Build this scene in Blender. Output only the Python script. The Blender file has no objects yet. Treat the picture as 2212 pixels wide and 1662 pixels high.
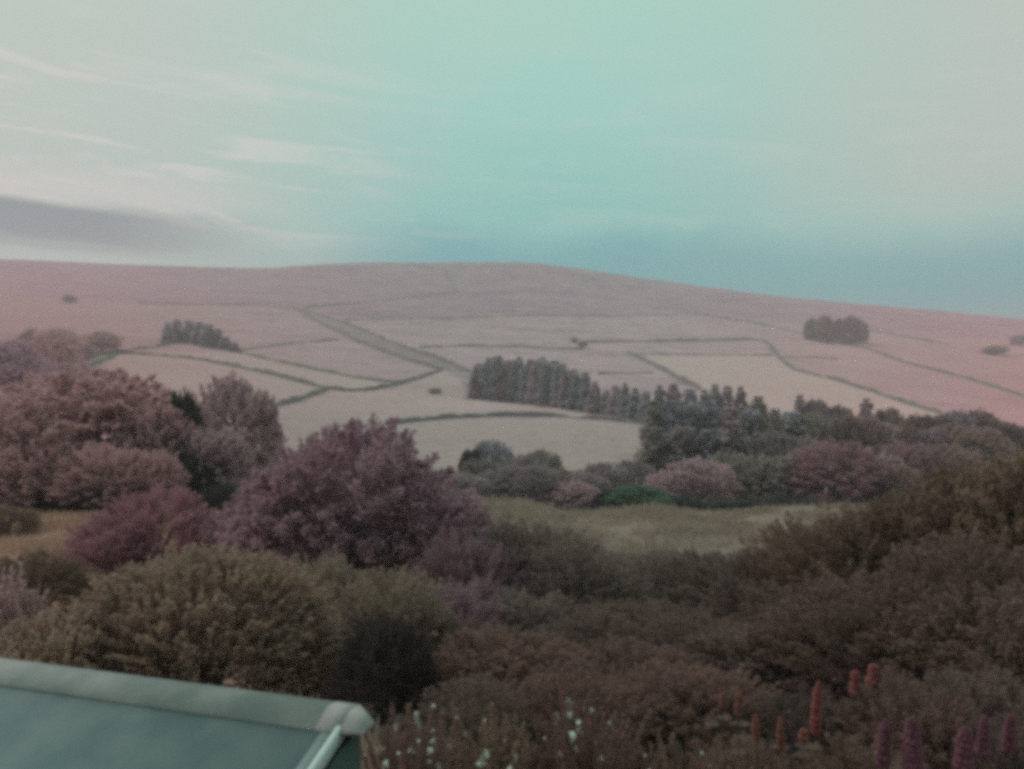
import bpy, math, random
import numpy as np
from mathutils import Vector

R = math.radians
SC = bpy.context.scene
COL = SC.collection

def s2l(r, g, b):
    f = lambda c: (c/255/12.92) if c/255 <= 0.04045 else ((c/255+0.055)/1.055)**2.4
    return (f(r), f(g), f(b), 1.0)

# ------------------------------------------------------------------ camera
cam_d = bpy.data.cameras.new('camera')
cam = bpy.data.objects.new('camera', cam_d); COL.objects.link(cam)
cam.location = (0, 0, 0); cam.rotation_euler = (R(90), 0, 0)
cam_d.sensor_fit = 'HORIZONTAL'; cam_d.angle = R(62.2)
cam_d.clip_start = 0.05; cam_d.clip_end = 20000
SC.camera = cam

# ------------------------------------------------------------------ world
SUN_EL, SUN_AZ = 48, -62          # high and from the left
w = bpy.data.worlds.new('World'); SC.world = w; w.use_nodes = True
nt = w.node_tree; nt.nodes.clear()
def N(tree, t, **kw):
    n = tree.nodes.new(t)
    for k, v in kw.items(): setattr(n, k, v)
    return n
def link(tree, a, b): tree.links.new(a, b)
def mth(tree, op, a, b=None, clamp=False):
    n = N(tree, 'ShaderNodeMath', operation=op, use_clamp=clamp)
    for i, x in enumerate((a, b)):
        if x is None: continue
        if isinstance(x, (int, float)): n.inputs[i].default_value = x
        else: link(tree, x, n.inputs[i])
    return n.outputs[0]
def sstep(tree, x, a, b):
    n = N(tree, 'ShaderNodeMapRange', interpolation_type='SMOOTHSTEP')
    link(tree, x, n.inputs[0]); n.inputs[1].default_value = a; n.inputs[2].default_value = b
    return n.outputs[0]
def mixc(tree, fac, a, b, blend='MIX'):
    n = N(tree, 'ShaderNodeMix', data_type='RGBA', blend_type=blend)
    for s, x in ((n.inputs[0], fac), (n.inputs[6], a), (n.inputs[7], b)):
        if isinstance(x, (int, float)): s.default_value = x
        elif isinstance(x, tuple): s.default_value = x
        else: link(tree, x, s)
    return n.outputs[2]
def ramp(tree, x, stops):
    n = N(tree, 'ShaderNodeValToRGB'); link(tree, x, n.inputs[0])
    e = n.color_ramp.elements
    while len(e) < len(stops): e.new(0.5)
    for i, (p, c) in enumerate(stops): e[i].position = p; e[i].color = c
    return n.outputs[0]
def noise(tree, vec, scale, detail=3, rough=0.5, dist=0.0):
    n = N(tree, 'ShaderNodeTexNoise'); n.inputs['Scale'].default_value = scale
    n.inputs['Detail'].default_value = detail; n.inputs['Roughness'].default_value = rough
    n.inputs['Distortion'].default_value = dist
    if vec is not None: link(tree, vec, n.inputs['Vector'])
    return n.outputs[0]

tc = N(nt, 'ShaderNodeTexCoord'); sep = N(nt, 'ShaderNodeSeparateXYZ'); link(nt, tc.outputs['Generated'], sep.inputs[0])
az = mth(nt, 'ARCTAN2', sep.outputs[0], sep.outputs[1])          # radians, 0 = view direction
el = mth(nt, 'ARCSINE', sep.outputs[2])
eld = mth(nt, 'MULTIPLY', el, 180/math.pi); azd = mth(nt, 'MULTIPLY', az, 180/math.pi)
soft = noise(nt, tc.outputs['Generated'], 3.5, 4, 0.55)
elw = mth(nt, 'ADD', eld, mth(nt, 'MULTIPLY', mth(nt, 'SUBTRACT', soft, 0.5), 6.5))
clear = ramp(nt, mth(nt, 'DIVIDE', elw, 60.0), [
    (0.00, s2l(48, 146, 154)), (0.08, s2l(62, 156, 165)), (0.145, s2l(84, 170, 175)), (0.18, s2l(124, 196, 188)),
    (0.30, s2l(154, 208, 196)), (0.42, s2l(166, 211, 196)), (1.0, s2l(172, 208, 196))])
# thin high veil of cloud in broad bands round the whole sky
veil = mth(nt, 'COSINE', mth(nt, 'MULTIPLY', mth(nt, 'ADD', azd, -3.0), math.pi/31))
veil = mth(nt, 'MULTIPLY_ADD', veil, -0.5); veil.node.inputs[2].default_value = 0.5
veil = mth(nt, 'ADD', veil, mth(nt, 'MULTIPLY', mth(nt, 'SUBTRACT', soft, 0.5), 0.55), True)
lowl = mth(nt, 'MULTIPLY', sstep(nt, eld, -3.0, 9.0), sstep(nt, azd, 2.0, -16.0))
veil = mth(nt, 'MULTIPLY', veil, mth(nt, 'MAXIMUM', sstep(nt, eld, 5.5, 13.5), lowl))
sky = mixc(nt, mth(nt, 'MULTIPLY', veil, 0.85), clear, s2l(192, 196, 188))
# tilted streaks
comb = N(nt, 'ShaderNodeCombineXYZ')
link(nt, mth(nt, 'MULTIPLY', mth(nt, 'SUBTRACT', az, mth(nt, 'MULTIPLY', el, 0.2)), 1.3), comb.inputs[0])
tilt = mth(nt, 'ADD', el, mth(nt, 'MULTIPLY', az, 0.08)); link(nt, mth(nt, 'MULTIPLY', tilt, 12.0), comb.inputs[1])
st = noise(nt, comb.outputs[0], 3.4, 8, 0.62, 0.7)
leftm = sstep(nt, azd, -2.0, -20.0)
stm = mth(nt, 'MULTIPLY', sstep(nt, st, 0.49, 0.64), mth(nt, 'MULTIPLY', sstep(nt, eld, 25.0, 15.0), sstep(nt, eld, 7.0, 11.0)))
stm = mth(nt, 'MULTIPLY', stm, mth(nt, 'MULTIPLY_ADD', leftm, 0.42)); 
stm.node.inputs[1].links[0].from_node.inputs[2].default_value = 0.12
sky = mixc(nt, stm, sky, s2l(222, 214, 210))
# long low grey cloud bank
bank_el = mth(nt, 'ADD', eld, mth(nt, 'MULTIPLY', azd, 0.02))
bank_el = mth(nt, 'ADD', bank_el, mth(nt, 'MULTIPLY', mth(nt, 'SUBTRACT', st, 0.5), 2.2))
bank = mth(nt, 'MULTIPLY', sstep(nt, bank_el, 6.8, 8.4), sstep(nt, bank_el, 10.7, 9.7))
bank = mth(nt, 'MULTIPLY', bank, sstep(nt, azd, -14.0, -27.0))
sky = mixc(nt, mth(nt, 'MULTIPLY', bank, 0.85), sky, s2l(112, 122, 132))
rim = mth(nt, 'MULTIPLY', sstep(nt, bank_el, 9.8, 10.8), sstep(nt, bank_el, 13.0, 11.0))
rim = mth(nt, 'MULTIPLY', rim, sstep(nt, azd, -12.0, -22.0))
sky = mixc(nt, mth(nt, 'MULTIPLY', rim, 0.55), sky, s2l(210, 202, 200))
nish = N(nt, 'ShaderNodeTexSky', sky_type='NISHITA', sun_disc=False)
nish.sun_elevation = R(SUN_EL); nish.sun_rotation = R(SUN_AZ); nish.dust_density = 3.0
sky10 = mixc(nt, 1.0, sky, (9.5, 9.5, 9.5, 1), 'MULTIPLY')
fin = mixc(nt, 0.04, sky10, nish.outputs[0])
bg = N(nt, 'ShaderNodeBackground'); link(nt, fin, bg.inputs[0]); bg.inputs[1].default_value = 0.1
wo = N(nt, 'ShaderNodeOutputWorld'); link(nt, bg.outputs[0], wo.inputs[0])

# ------------------------------------------------------------------ sun, film
sd = bpy.data.lights.new('sun', 'SUN'); sd.energy = 1.5; sd.angle = R(18); sd.color = (1.0, 0.88, 0.83)
sun = bpy.data.objects.new('sun', sd); COL.objects.link(sun)
dv = Vector((math.sin(R(SUN_AZ))*math.cos(R(SUN_EL)), math.cos(R(SUN_AZ))*math.cos(R(SUN_EL)), math.sin(R(SUN_EL))))
sun.rotation_euler = (-dv).to_track_quat('-Z', 'Y').to_euler()
SC.view_settings.view_transform = 'Standard'; SC.view_settings.look = 'None'
SC.view_settings.exposure = 0.15; SC.view_settings.gamma = 1.0
try: SC.view_settings.use_curve_mapping = False
except Exception: pass
cy = SC.cycles
cy.max_bounces = 5; cy.diffuse_bounces = 3; cy.glossy_bounces = 2; cy.transmission_bounces = 3; cy.volume_bounces = 1
cy.use_denoising = False
cy.filter_width = 4.9             # the little fixed-focus lens is soft all over
cy.volume_max_steps = 64

# ------------------------------------------------------------------ numeric helpers
rng = np.random.default_rng(7)
F, CU, CV = 1106/math.tan(R(31.1)), 1106.0, 831.0       # lens in units of the 2212 px wide photograph

def h2(i, j, s=0):
    n = (i.astype(np.int64)*374761393 + j.astype(np.int64)*668265263 + s*1442695041) & 0x7fffffff
    n = ((n ^ (n >> 13))*1274126177) & 0x7fffffff
    return ((n ^ (n >> 16)) & 0xffff)/65535.0
def vnoise(x, y, s=0):
    xi, yi = np.floor(x), np.floor(y); fx, fy = x-xi, y-yi
    fx = fx*fx*(3-2*fx); fy = fy*fy*(3-2*fy)
    a = h2(xi, yi, s); b = h2(xi+1, yi, s); c = h2(xi, yi+1, s); d = h2(xi+1, yi+1, s)
    return (a+(b-a)*fx)*(1-fy) + (c+(d-c)*fx)*fy - 0.5
def fbm(x, y, s=0, o=3):
    t = 0
    for k in range(o): t = t + vnoise(x*2**k, y*2**k, s+k)*0.5**k
    return t

# ------------------------------------------------------------------ terrain: depth rows, each a section across the valley
KU = np.array([-300, 0, 300, 550, 800, 1106, 1250, 1400, 1560, 1700, 1950, 2212, 2500.])
def vz(Y, vs): return [-(v-CV)/F*Y for v in vs]
ROWS = [
 (0.5, [-4.0]*13), (9, [-4.1]*13), (14, [-4.9]*13),
 (28, [-6.6, -6.8, -7.0, -7.3, -7.5, -7.7, -7.7, -7.7, -7.7, -7.6, -7.4, -7.2, -7.0]),
 (38, [-7.3, -7.5, -7.6, -7.9, -8.5, -9.2, -9.3, -9.3, -9.3, -9.2, -9.0, -8.7, -8.5]),
 (55, vz(55, [1105, 1108, 1112, 1128, 1165, 1198, 1205, 1203, 1200, 1198, 1195, 1185, 1180])),
 (72, vz(72, [1066, 1070, 1075, 1080, 1092, 1090, 1108, 1099, 1110, 1100, 1102, 1100, 1100])),
 (80, vz(80, [1055, 1058, 1063, 1070, 1088, 1092, 1112, 1103, 1116, 1104, 1106, 1104, 1104])),
 (98, vz(98, [1010, 1015, 1030, 1060, 1085, 1110, 1120, 1120, 1125, 1118, 1116, 1112, 1110])),
 (125, vz(125, [940, 945, 985, 1020, 1050, 1075, 1082, 1088, 1090, 1085, 1088, 1090, 1090])),
 (160, vz(160, [890, 895, 930, 962, 985, 1005, 1012, 1025, 1035, 1040, 1048, 1052, 1055])),
 (200, vz(200, [855, 860, 888, 915, 935, 945, 950, 962, 975, 985, 995, 1003, 1008])),
 (240, vz(240, [828, 832, 858, 885, 908, 915, 917, 925, 935, 947, 960, 968, 972])),
 (300, vz(300, [802, 805, 825, 848, 878, 889, 892, 895, 898, 905, 925, 935, 938])),
 (360, vz(360, [776, 780, 797, 816, 845, 862, 868, 868, 868, 872, 895, 905, 908])),
 (450, vz(450, [738, 742, 756, 775, 795, 810, 818, 822, 822, 828, 850, 868, 872])),
 (600, vz(600, [698, 700, 710, 726, 738, 750, 758, 766, 772, 780, 800, 824, 830])),
 (750, vz(750, [666, 668, 675, 690, 702, 710, 716, 725, 735, 745, 762, 785, 792])),
 (950, vz(950, [636, 637, 643, 652, 660, 663, 670, 682, 696, 708, 726, 747, 755])),
 (1200, vz(1200, [600, 602, 610, 616, 617, 615, 625, 642, 660, 675, 695, 716, 725])),
 (1500, vz(1500, [562, 566, 577, 583, 571, 571, 584, 604, 627, 645, 667, 690, 712])),
]
zl = ROWS[-1][1]
ROWS += [(1750, [z*1.02 for z in zl]), (2600, [z*0.85 for z in zl]), (6000, [z*0.3 for z in zl]), (14000, [-60.0]*13)]

def pchip(x, y, xq):                      # monotone cubic along axis 0
    y = np.asarray(y, float); h = np.diff(x); d = np.diff(y, axis=0)/h.reshape(-1, *([1]*(y.ndim-1)))
    m = np.zeros_like(y); m[0], m[-1] = d[0], d[-1]
    s = d[:-1]*d[1:]; m[1:-1] = np.where(s > 0, 2*s/np.where(np.abs(d[:-1]+d[1:]) < 1e-12, 1, d[:-1]+d[1:]), 0)
    k = np.clip(np.searchsorted(x, xq)-1, 0, len(x)-2)
    t = (xq-x[k])/h[k]; sh = (-1,)+(1,)*(y.ndim-1); t = t.reshape(sh); hh = h[k].reshape(sh)
    return ((2*t**3-3*t**2+1)*y[k] + (t**3-2*t**2+t)*hh*m[k] + (-2*t**3+3*t**2)*y[k+1] + (t**3-t**2)*hh*m[k+1])
GU = np.linspace(-300, 2500, 281)
LY = np.log(np.array([r[0] for r in ROWS])); GL = np.linspace(LY[0], LY[-1], 900)
rows = pchip(KU, np.array([r[1] for r in ROWS]).T, GU)           # (u, row)
TAB = pchip(LY, rows.T, GL)                                      # (logY, u)
AZC = math.atan((2500-CU)/F); AZC0 = math.atan((-300-CU)/F)

def terrain(x, y):
    x = np.asarray(x, float); y = np.asarray(y, float)
    r = np.hypot(x, y); a = np.clip(np.arctan2(x, y), AZC0, AZC)
    u = CU + F*np.tan(a); Y = np.maximum(r*np.cos(a), 0.51)
    fi = (u-GU[0])/(GU[1]-GU[0]); i = np.clip(np.floor(fi).astype(int), 0, len(GU)-2); fi = fi-i
    fj = (np.log(Y)-GL[0])/(GL[1]-GL[0]); j = np.clip(np.floor(fj).astype(int), 0, len(GL)-2); fj = np.clip(fj-j, 0, 1)
    z = (TAB[j, i]*(1-fi)+TAB[j, i+1]*fi)*(1-fj) + (TAB[j+1, i]*(1-fi)+TAB[j+1, i+1]*fi)*fj
    n1 = np.clip((Y-8)/20, 0, 1)*np.clip(1-(Y-200)/300, 0.15, 1)
    z = z + n1*0.35*fbm(x/7, y/7, 3) + np.clip((Y-120)/200, 0, 1)*1.3*fbm(x/45, y/45, 9)
    z = z + np.clip((Y-450)/500, 0, 1)*(2.4*fbm(x/210, y/210, 17) + 1.2*fbm(x/14, y/14, 23))
    return z
def tz(x, y): return float(terrain(np.array([x]), np.array([y]))[0])
def at_depth(u, Y):
    x = (u-CU)/F*Y; return x, Y, tz(x, Y)
def locate(u, v, lo=100, hi=1700):
    """where the line of sight (u, v) first meets the ground between two depths"""
    Y = np.geomspace(lo, hi, 1500); x = (u-CU)/F*Y; z = terrain(x, Y)
    vv = CV - z/Y*F; k = np.argmax(vv <= v)
    if vv[k] > v: k = len(Y)-1
    return float(x[k]), float(Y[k]), float(z[k])

# ------------------------------------------------------------------ object helpers
def mesh_np(name, V, Fc, attrs=None, mat=None, smooth=False):
    """V (n,3); Fc list of arrays of faces (m,k)"""
    me = bpy.data.meshes.new(name); V = np.asarray(V, np.float32)
    me.vertices.add(len(V)); me.vertices.foreach_set('co', V.ravel())
    Fc = [np.asarray(f, np.int32) for f in (Fc if isinstance(Fc, list) else [Fc])]
    tot = np.concatenate([np.full(len(f), f.shape[1], np.int32) for f in Fc]); idx = np.concatenate([f.ravel() for f in Fc])
    me.loops.add(len(idx)); me.loops.foreach_set('vertex_index', idx)
    me.polygons.add(len(tot)); me.polygons.foreach_set('loop_start', np.concatenate([[0], np.cumsum(tot)[:-1]]).astype(np.int32))
    me.polygons.foreach_set('loop_total', tot)
    if smooth: me.polygons.foreach_set('use_smooth', np.ones(len(tot), bool))
    for k, a in (attrs or {}).items():
        at = me.attributes.new(k, 'FLOAT', 'POINT'); at.data.foreach_set('value', np.asarray(a, np.float32))
    me.update(calc_edges=True); me.validate()
    if mat: me.materials.append(mat)
    return me
def obj(name, me, parent=None, loc=None, mat=None):
    o = bpy.data.objects.new(name, me); COL.objects.link(o)
    if parent is not None: o.parent = parent
    if loc is not None: o.location = loc
    if mat is not None and me is not None:
        if not me.materials: me.materials.append(None)
        o.material_slots[0].link = 'OBJECT'; o.material_slots[0].material = mat
    return o
def tag(o, label, cat, group=None):
    o['label'] = label; o['category'] = cat
    if group: o['group'] = group
    return o
def thing(name, label, cat, loc=(0, 0, 0), group=None, rz=0.0, scale=(1, 1, 1)):
    o = obj(name, None, None, loc); o.rotation_euler = (0, 0, rz); o.scale = scale
    return tag(o, label, cat, group)

class Geo:
    """collects tubes, boxes and loose faces"""
    def __init__(s): s.v = []; s.q = []; s.t = []; s.n = 0
    def add(s, V, quads=None, tris=None):
        V = np.asarray(V, float); s.v.append(V)
        if quads is not None: s.q.append(np.asarray(quads)+s.n)
        if tris is not None: s.t.append(np.asarray(tris)+s.n)
        s.n += len(V)
    def tube(s, pts, rad, k=7):
        pts = np.asarray(pts, float); n = len(pts); V = []
        for i in range(n):
            d = pts[min(i+1, n-1)]-pts[max(i-1, 0)]; d /= np.linalg.norm(d)+1e-9
            a = np.cross(d, [0.3, 1, 0.2] if abs(d[1]) < 0.9 else [1, 0, 0]); a /= np.linalg.norm(a); b = np.cross(d, a)
            for j in range(k):
                t = 2*math.pi*j/k; V.append(pts[i]+rad[i]*(math.cos(t)*a+math.sin(t)*b))
        q = [[i*k+j, i*k+(j+1) % k, (i+1)*k+(j+1) % k, (i+1)*k+j] for i in range(n-1) for j in range(k)]
        s.add(V, q, [[(n-1)*k, (n-1)*k+j, (n-1)*k+j+1] for j in range(1, k-1)])
    def prism(s, A, B):
        """solid between two matching polygons"""
        n = len(A); V = list(A)+list(B)
        s.add(V, [[i, (i+1) % n, n+(i+1) % n, n+i] for i in range(n)],
              [[0, i+1, i] for i in range(1, n-1)]+[[n, n+i, n+i+1] for i in range(1, n-1)])
    def mesh(s, name, mat=None, smooth=False):
        f = []
        if s.q: f.append(np.concatenate(s.q))
        if s.t: f.append(np.concatenate(s.t))
        return mesh_np(name, np.concatenate(s.v), f, None, mat, smooth)

# ------------------------------------------------------------------ materials
def new_mat(name):
    m = bpy.data.materials.new(name); m.use_nodes = True; t = m.node_tree; t.nodes.clear()
    return m, t, N(t, 'ShaderNodeOutputMaterial')
def foliage_mat(name, c1, c2, patch=0.6, trans=0.36):
    m, t, out = new_mat(name)
    co = N(t, 'ShaderNodeTexCoord'); a = N(t, 'ShaderNodeAttribute', attribute_name='rnd')
    oi = N(t, 'ShaderNodeObjectInfo')
    geo = N(t, 'ShaderNodeNewGeometry')
    n = noise(t, geo.outputs['Position'], patch, 2)
    f = mth(t, 'ADD', mth(t, 'MULTIPLY', sstep(t, n, 0.35, 0.65), 0.6), mth(t, 'MULTIPLY', a.outputs['Fac'], 0.4))
    c = mixc(t, f, c1, c2)
    hs = N(t, 'ShaderNodeHueSaturation'); link(t, c, hs.inputs['Color'])
    link(t, mth(t, 'MULTIPLY_ADD', oi.outputs['Random'], 0.3), hs.inputs['Value']); hs.inputs['Value'].links[0].from_node.inputs[2].default_value = 0.85
    d = N(t, 'ShaderNodeBsdfDiffuse'); link(t, hs.outputs[0], d.inputs[0])
    tr = N(t, 'ShaderNodeBsdfTranslucent'); link(t, hs.outputs[0], tr.inputs[0])
    mx = N(t, 'ShaderNodeMixShader'); mx.inputs[0].default_value = trans
    link(t, d.outputs[0], mx.inputs[1]); link(t, tr.outputs[0], mx.inputs[2]); link(t, mx.outputs[0], out.inputs[0])
    return m
def plain_mat(name, c1, c2, scale, rough=0.8, bump=0.0, detail=4, spec=0.3):
    m, t, out = new_mat(name)
    co = N(t, 'ShaderNodeTexCoord'); n = noise(t, co.outputs['Object'], scale, detail, 0.6)
    b = N(t, 'ShaderNodeBsdfPrincipled'); link(t, mixc(t, sstep(t, n, 0.3, 0.7), c1, c2), b.inputs['Base Color'])
    b.inputs['Roughness'].default_value = rough; b.inputs['Specular IOR Level'].default_value = spec
    if bump:
        bp = N(t, 'ShaderNodeBump'); bp.inputs['Strength'].default_value = bump; bp.inputs['Distance'].default_value = 0.02
        link(t, n, bp.inputs['Height']); link(t, bp.outputs[0], b.inputs['Normal'])
    link(t, b.outputs[0], out.inputs[0]); return m
L = lambda r, g, b: (r, g, b, 1.0)
FM = {
 'pinktree':  foliage_mat('pink_foliage', L(.47, .305, .32), L(.58, .39, .40), .35),
 'mauve':     foliage_mat('mauve_foliage', L(.46, .345, .37), L(.56, .425, .44), .35),
 'purple':    foliage_mat('purple_foliage', L(.37, .24, .295), L(.46, .32, .36), .5),
 'magenta':   foliage_mat('magenta_foliage', L(.31, .16, .195), L(.40, .225, .25), .6),
 'darkgreen': foliage_mat('dark_evergreen', L(.075, .078, .078), L(.115, .12, .115), .6),
 'green':     foliage_mat('green_foliage', L(.12, .20, .145), L(.165, .25, .18), .6),
 'lime':      foliage_mat('light_green_foliage', L(.17, .26, .18), L(.22, .31, .21), .6),
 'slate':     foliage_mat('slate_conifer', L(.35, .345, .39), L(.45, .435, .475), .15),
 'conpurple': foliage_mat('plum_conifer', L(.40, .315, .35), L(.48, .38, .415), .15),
 'greyleaf':  foliage_mat('grey_foliage', L(.33, .285, .295), L(.42, .36, .365), .35),
 'greygreen': foliage_mat('grey_green_foliage', L(.31, .28, .26), L(.39, .35, .32), .4),
 'roseleaf':  foliage_mat('rose_foliage', L(.40, .255, .285), L(.48, .32, .34), .35),
 'brownwood': foliage_mat('brown_foliage', L(.32, .225, .225), L(.41, .295, .285), .35),
 'olive':     foliage_mat('olive_foliage', L(.37, .265, .215), L(.52, .385, .31), 1.6),
 'olivedark': foliage_mat('olive_brown_foliage', L(.215, .152, .125), L(.325, .232, .185), .5),
 'brown':     foliage_mat('dark_brown_foliage', L(.155, .114, .105), L(.245, .178, .162), .6),
 'greyshrub': foliage_mat('grey_brown_foliage', L(.20, .165, .150), L(.30, .25, .22), .6),
 'redbrown':  foliage_mat('red_brown_foliage', L(.195, .125, .112), L(.30, .195, .172), .8),
 'olivegrey': foliage_mat('olive_grey_foliage', L(.29, .23, .185), L(.39, .31, .25), .8),
 'deep': foliage_mat('deep_shade_foliage', L(.075, .062, .060), L(.12, .098, .092), .8),  # shadow side of the dome bush, put into a darker leaf colour
 'dullpurple': foliage_mat('dull_purple_foliage', L(.27, .18, .205), L(.36, .25, .27), .8),
 'bank': foliage_mat('red_brown_bank_foliage', L(.165, .115, .104), L(.265, .182, .158), .5),
 'blossom':   foliage_mat('pale_blossom', L(.55, .38, .40), L(.70, .52, .53), 2.0),
}
BARK = plain_mat('bark', L(.06, .05, .045), L(.12, .10, .09), 4.0, .9)

# ------------------------------------------------------------------ crown generators (unit: crown fits a 1 m wide, 1 m high box standing on z=0)
def rdir(n, g):
    d = g.normal(size=(n, 3)); return d/np.linalg.norm(d, axis=1, keepdims=True)
def leaf_quads(P, nrm, along, ln, wd, g, name):
    """one pointed leaf per row: base, two shoulders, tip"""
    along = along/np.linalg.norm(along, axis=1, keepdims=True)
    side = np.cross(along, nrm); side /= np.linalg.norm(side, axis=1, keepdims=True)+1e-9
    ln = ln[:, None]; wd = wd[:, None]
    A = P; B = P+along*ln*.45+side*wd*.5; C = P+along*ln; D = P+along*ln*.45-side*wd*.5
    V = np.stack([A, B, C, D], 1).reshape(-1, 3); n = len(P)
    rn = np.repeat(g.random(n), 4)
    return mesh_np(name, V, np.arange(4*n).reshape(n, 4), {'rnd': rn})
def lobes_for(seed, nl, span=1.62, rmin=.13, rmax=.24, wild=.06):
    g = np.random.default_rng(seed); out = []
    k = np.arange(nl); ph = k*2.39996+g.random()*6; h = 1-(k+.5)/nl*span
    for i in range(nl):
        r = g.uniform(rmin, rmax); z = h[i]+g.normal()*.06; z = min(max(z, -0.95), 1)
        c = math.sqrt(max(0, 1-min(abs(z), 1)**2)) if z > 0 else math.sqrt(1-.45*z*z); q = .5-r*.80
        rad = q*g.uniform(.82-wild*2, 1.06+wild)
        zz = .5+z*(.5-r*.85)*(1 if z > 0 else .9)
        out.append((rad*c*math.cos(ph[i]), rad*c*math.sin(ph[i]), zz, r, r*g.uniform(.75, 1.0)))
    out.append((0, 0, .5, .3, .34))
    return np.array(out)
def broad_crown(name, seed, nl=16, n=5000, leaf=.045, shoot=0.0, narrow=.55, **kw):
    g = np.random.default_rng(seed+100); Lb = lobes_for(seed, nl, **kw)
    wgt = Lb[:, 3]**2; pick = g.choice(len(Lb), n*2, p=wgt/wgt.sum()); l = Lb[pick]
    d = rdir(n*2, g); d[:, 2] = np.where(d[:, 2] < -.5, -d[:, 2]*.5, d[:, 2]); d /= np.linalg.norm(d, axis=1, keepdims=True)
    rr = g.uniform(.62, 1.0, n*2)**.6*(1+.13*g.normal(size=n*2)) + (g.random(n*2) < .12)*g.random(n*2)*.32
    P = l[:, :3]+d*rr[:, None]*np.stack([l[:, 3], l[:, 3], l[:, 4]], 1)
    # drop leaves buried deep in other lobes
    deep = np.zeros(n*2)
    for b in Lb:
        q = (P-b[:3])/np.array([b[3], b[3], b[4]]); deep = np.maximum(deep, 1-np.sqrt((q*q).sum(1)))
    keep = (deep < .32+.2*g.random(n*2)); P, d = P[keep][:n], d[keep][:n]; m = len(P)
    cen = P-np.array([0, 0, .42]); cen /= np.linalg.norm(cen, axis=1, keepdims=True)+1e-9
    nr = d*.9+cen*.4+rdir(m, g)*.55; nr /= np.linalg.norm(nr, axis=1, keepdims=True)
    al = np.cross(nr, rdir(m, g)); al += np.array([0, 0, .35])*shoot + d*shoot
    ln = leaf*g.uniform(.6, 1.5, m); return leaf_quads(P, nr, al, ln, ln*g.uniform(narrow*.8, narrow*1.3, m), g, name)
def dome_spray(name, seed, n=6000, leaf=.028, per=6, lob=26, up=.5, rough=.05):
    """dense dome-shaped shrub covered with little rosettes of leaves"""
    g = np.random.default_rng(seed); D = rdir(n*2, g); D = D[D[:, 2] > -.25][:n]; n = len(D)
    c = rdir(lob*3, g); c = c[c[:, 2] > -.3][:lob]; amp = g.uniform(.03, .10, len(c))
    bump = (np.exp(-((D[:, None, :]-c[None])**2).sum(2)/.06)*amp[None]).sum(1)
    r = .88+bump+g.normal(size=n)*rough-(g.random(n) < .25)*g.random(n)*.22
    P = D*r[:, None]*np.array([.5, .5, .72])+np.array([0, 0, .20]); P[:, 2] = np.maximum(P[:, 2], .0)
    ax = D*.9+np.array([0, 0, up])+rdir(n, g)*.45; ax /= np.linalg.norm(ax, axis=1, keepdims=True)
    PP = np.repeat(P, per, 0); AX = np.repeat(ax, per, 0); m = len(PP)
    sp = rdir(m, g); al = AX*.8+sp*.75; nr = np.cross(al, rdir(m, g))+AX*.8
    nr /= np.linalg.norm(nr, axis=1, keepdims=True)
    sz = np.repeat(g.uniform(.7, 1.35, n), per)*g.uniform(.75, 1.2, m)*leaf
    return leaf_quads(PP, nr, al, sz, sz*.42, g, name)
def plume_crown(name, seed, nb=170, per=340, leaf=.018, cz=.25, low=-.12, fat=.045, lump=.22, ragged=.10, up=.35, narrow=.45, s0=.35, s1=.62, nc=14, cw=.22):
    """crown made of many leafy sprays that start inside and end at a ragged, lumpy surface"""
    g = np.random.default_rng(seed); D = rdir(nb*4, g); D = D[D[:, 2] > low][:nb]; nb = len(D)
    c = rdir(nc, g); amp = g.uniform(-lump, lump*.8, nc)
    rad = 1+(np.exp(-((D[:, None, :]-c[None])**2).sum(2)/cw)*amp[None]).sum(1)+g.normal(size=nb)*ragged
    rad = np.clip(rad, .55, 1.25)*.90; sc = np.array([.5, .5, 1-cz-.02]); lo = np.where(D[:, 2:3] < 0, cz/max(-low, .3)/sc[2], 1.0)
    Dz = D*np.concatenate([np.ones((nb, 2)), lo], 1)
    tip = Dz*rad[:, None]*sc; st = tip*g.uniform(s0, s1, nb)[:, None]; k = np.repeat(np.arange(nb), per); m = len(k)
    t = g.random(m)**.7; ax = (tip-st)[k]; P = st[k]+ax*t[:, None]+np.array([0, 0, .07*up])*(t**2)[:, None]
    sp = fat*g.uniform(.6, 1.5, nb)[k]*(1.05-.8*t**1.6); P = P+rdir(m, g)*(sp*g.random(m)**.5)[:, None]+np.array([0, 0, cz]); P[:, 2] = np.maximum(P[:, 2], 0)
    al = ax/np.linalg.norm(ax, axis=1, keepdims=True)+np.array([0, 0, up])+rdir(m, g)*.9; nr = rdir(m, g)*.8+D[k]*.6+np.array([0, 0, .25])
    nr /= np.linalg.norm(nr, axis=1, keepdims=True); ln = leaf*g.uniform(.6, 1.5, m)
    return leaf_quads(P, nr, al, ln, ln*narrow*g.uniform(.8, 1.3, m), g, name)
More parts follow.
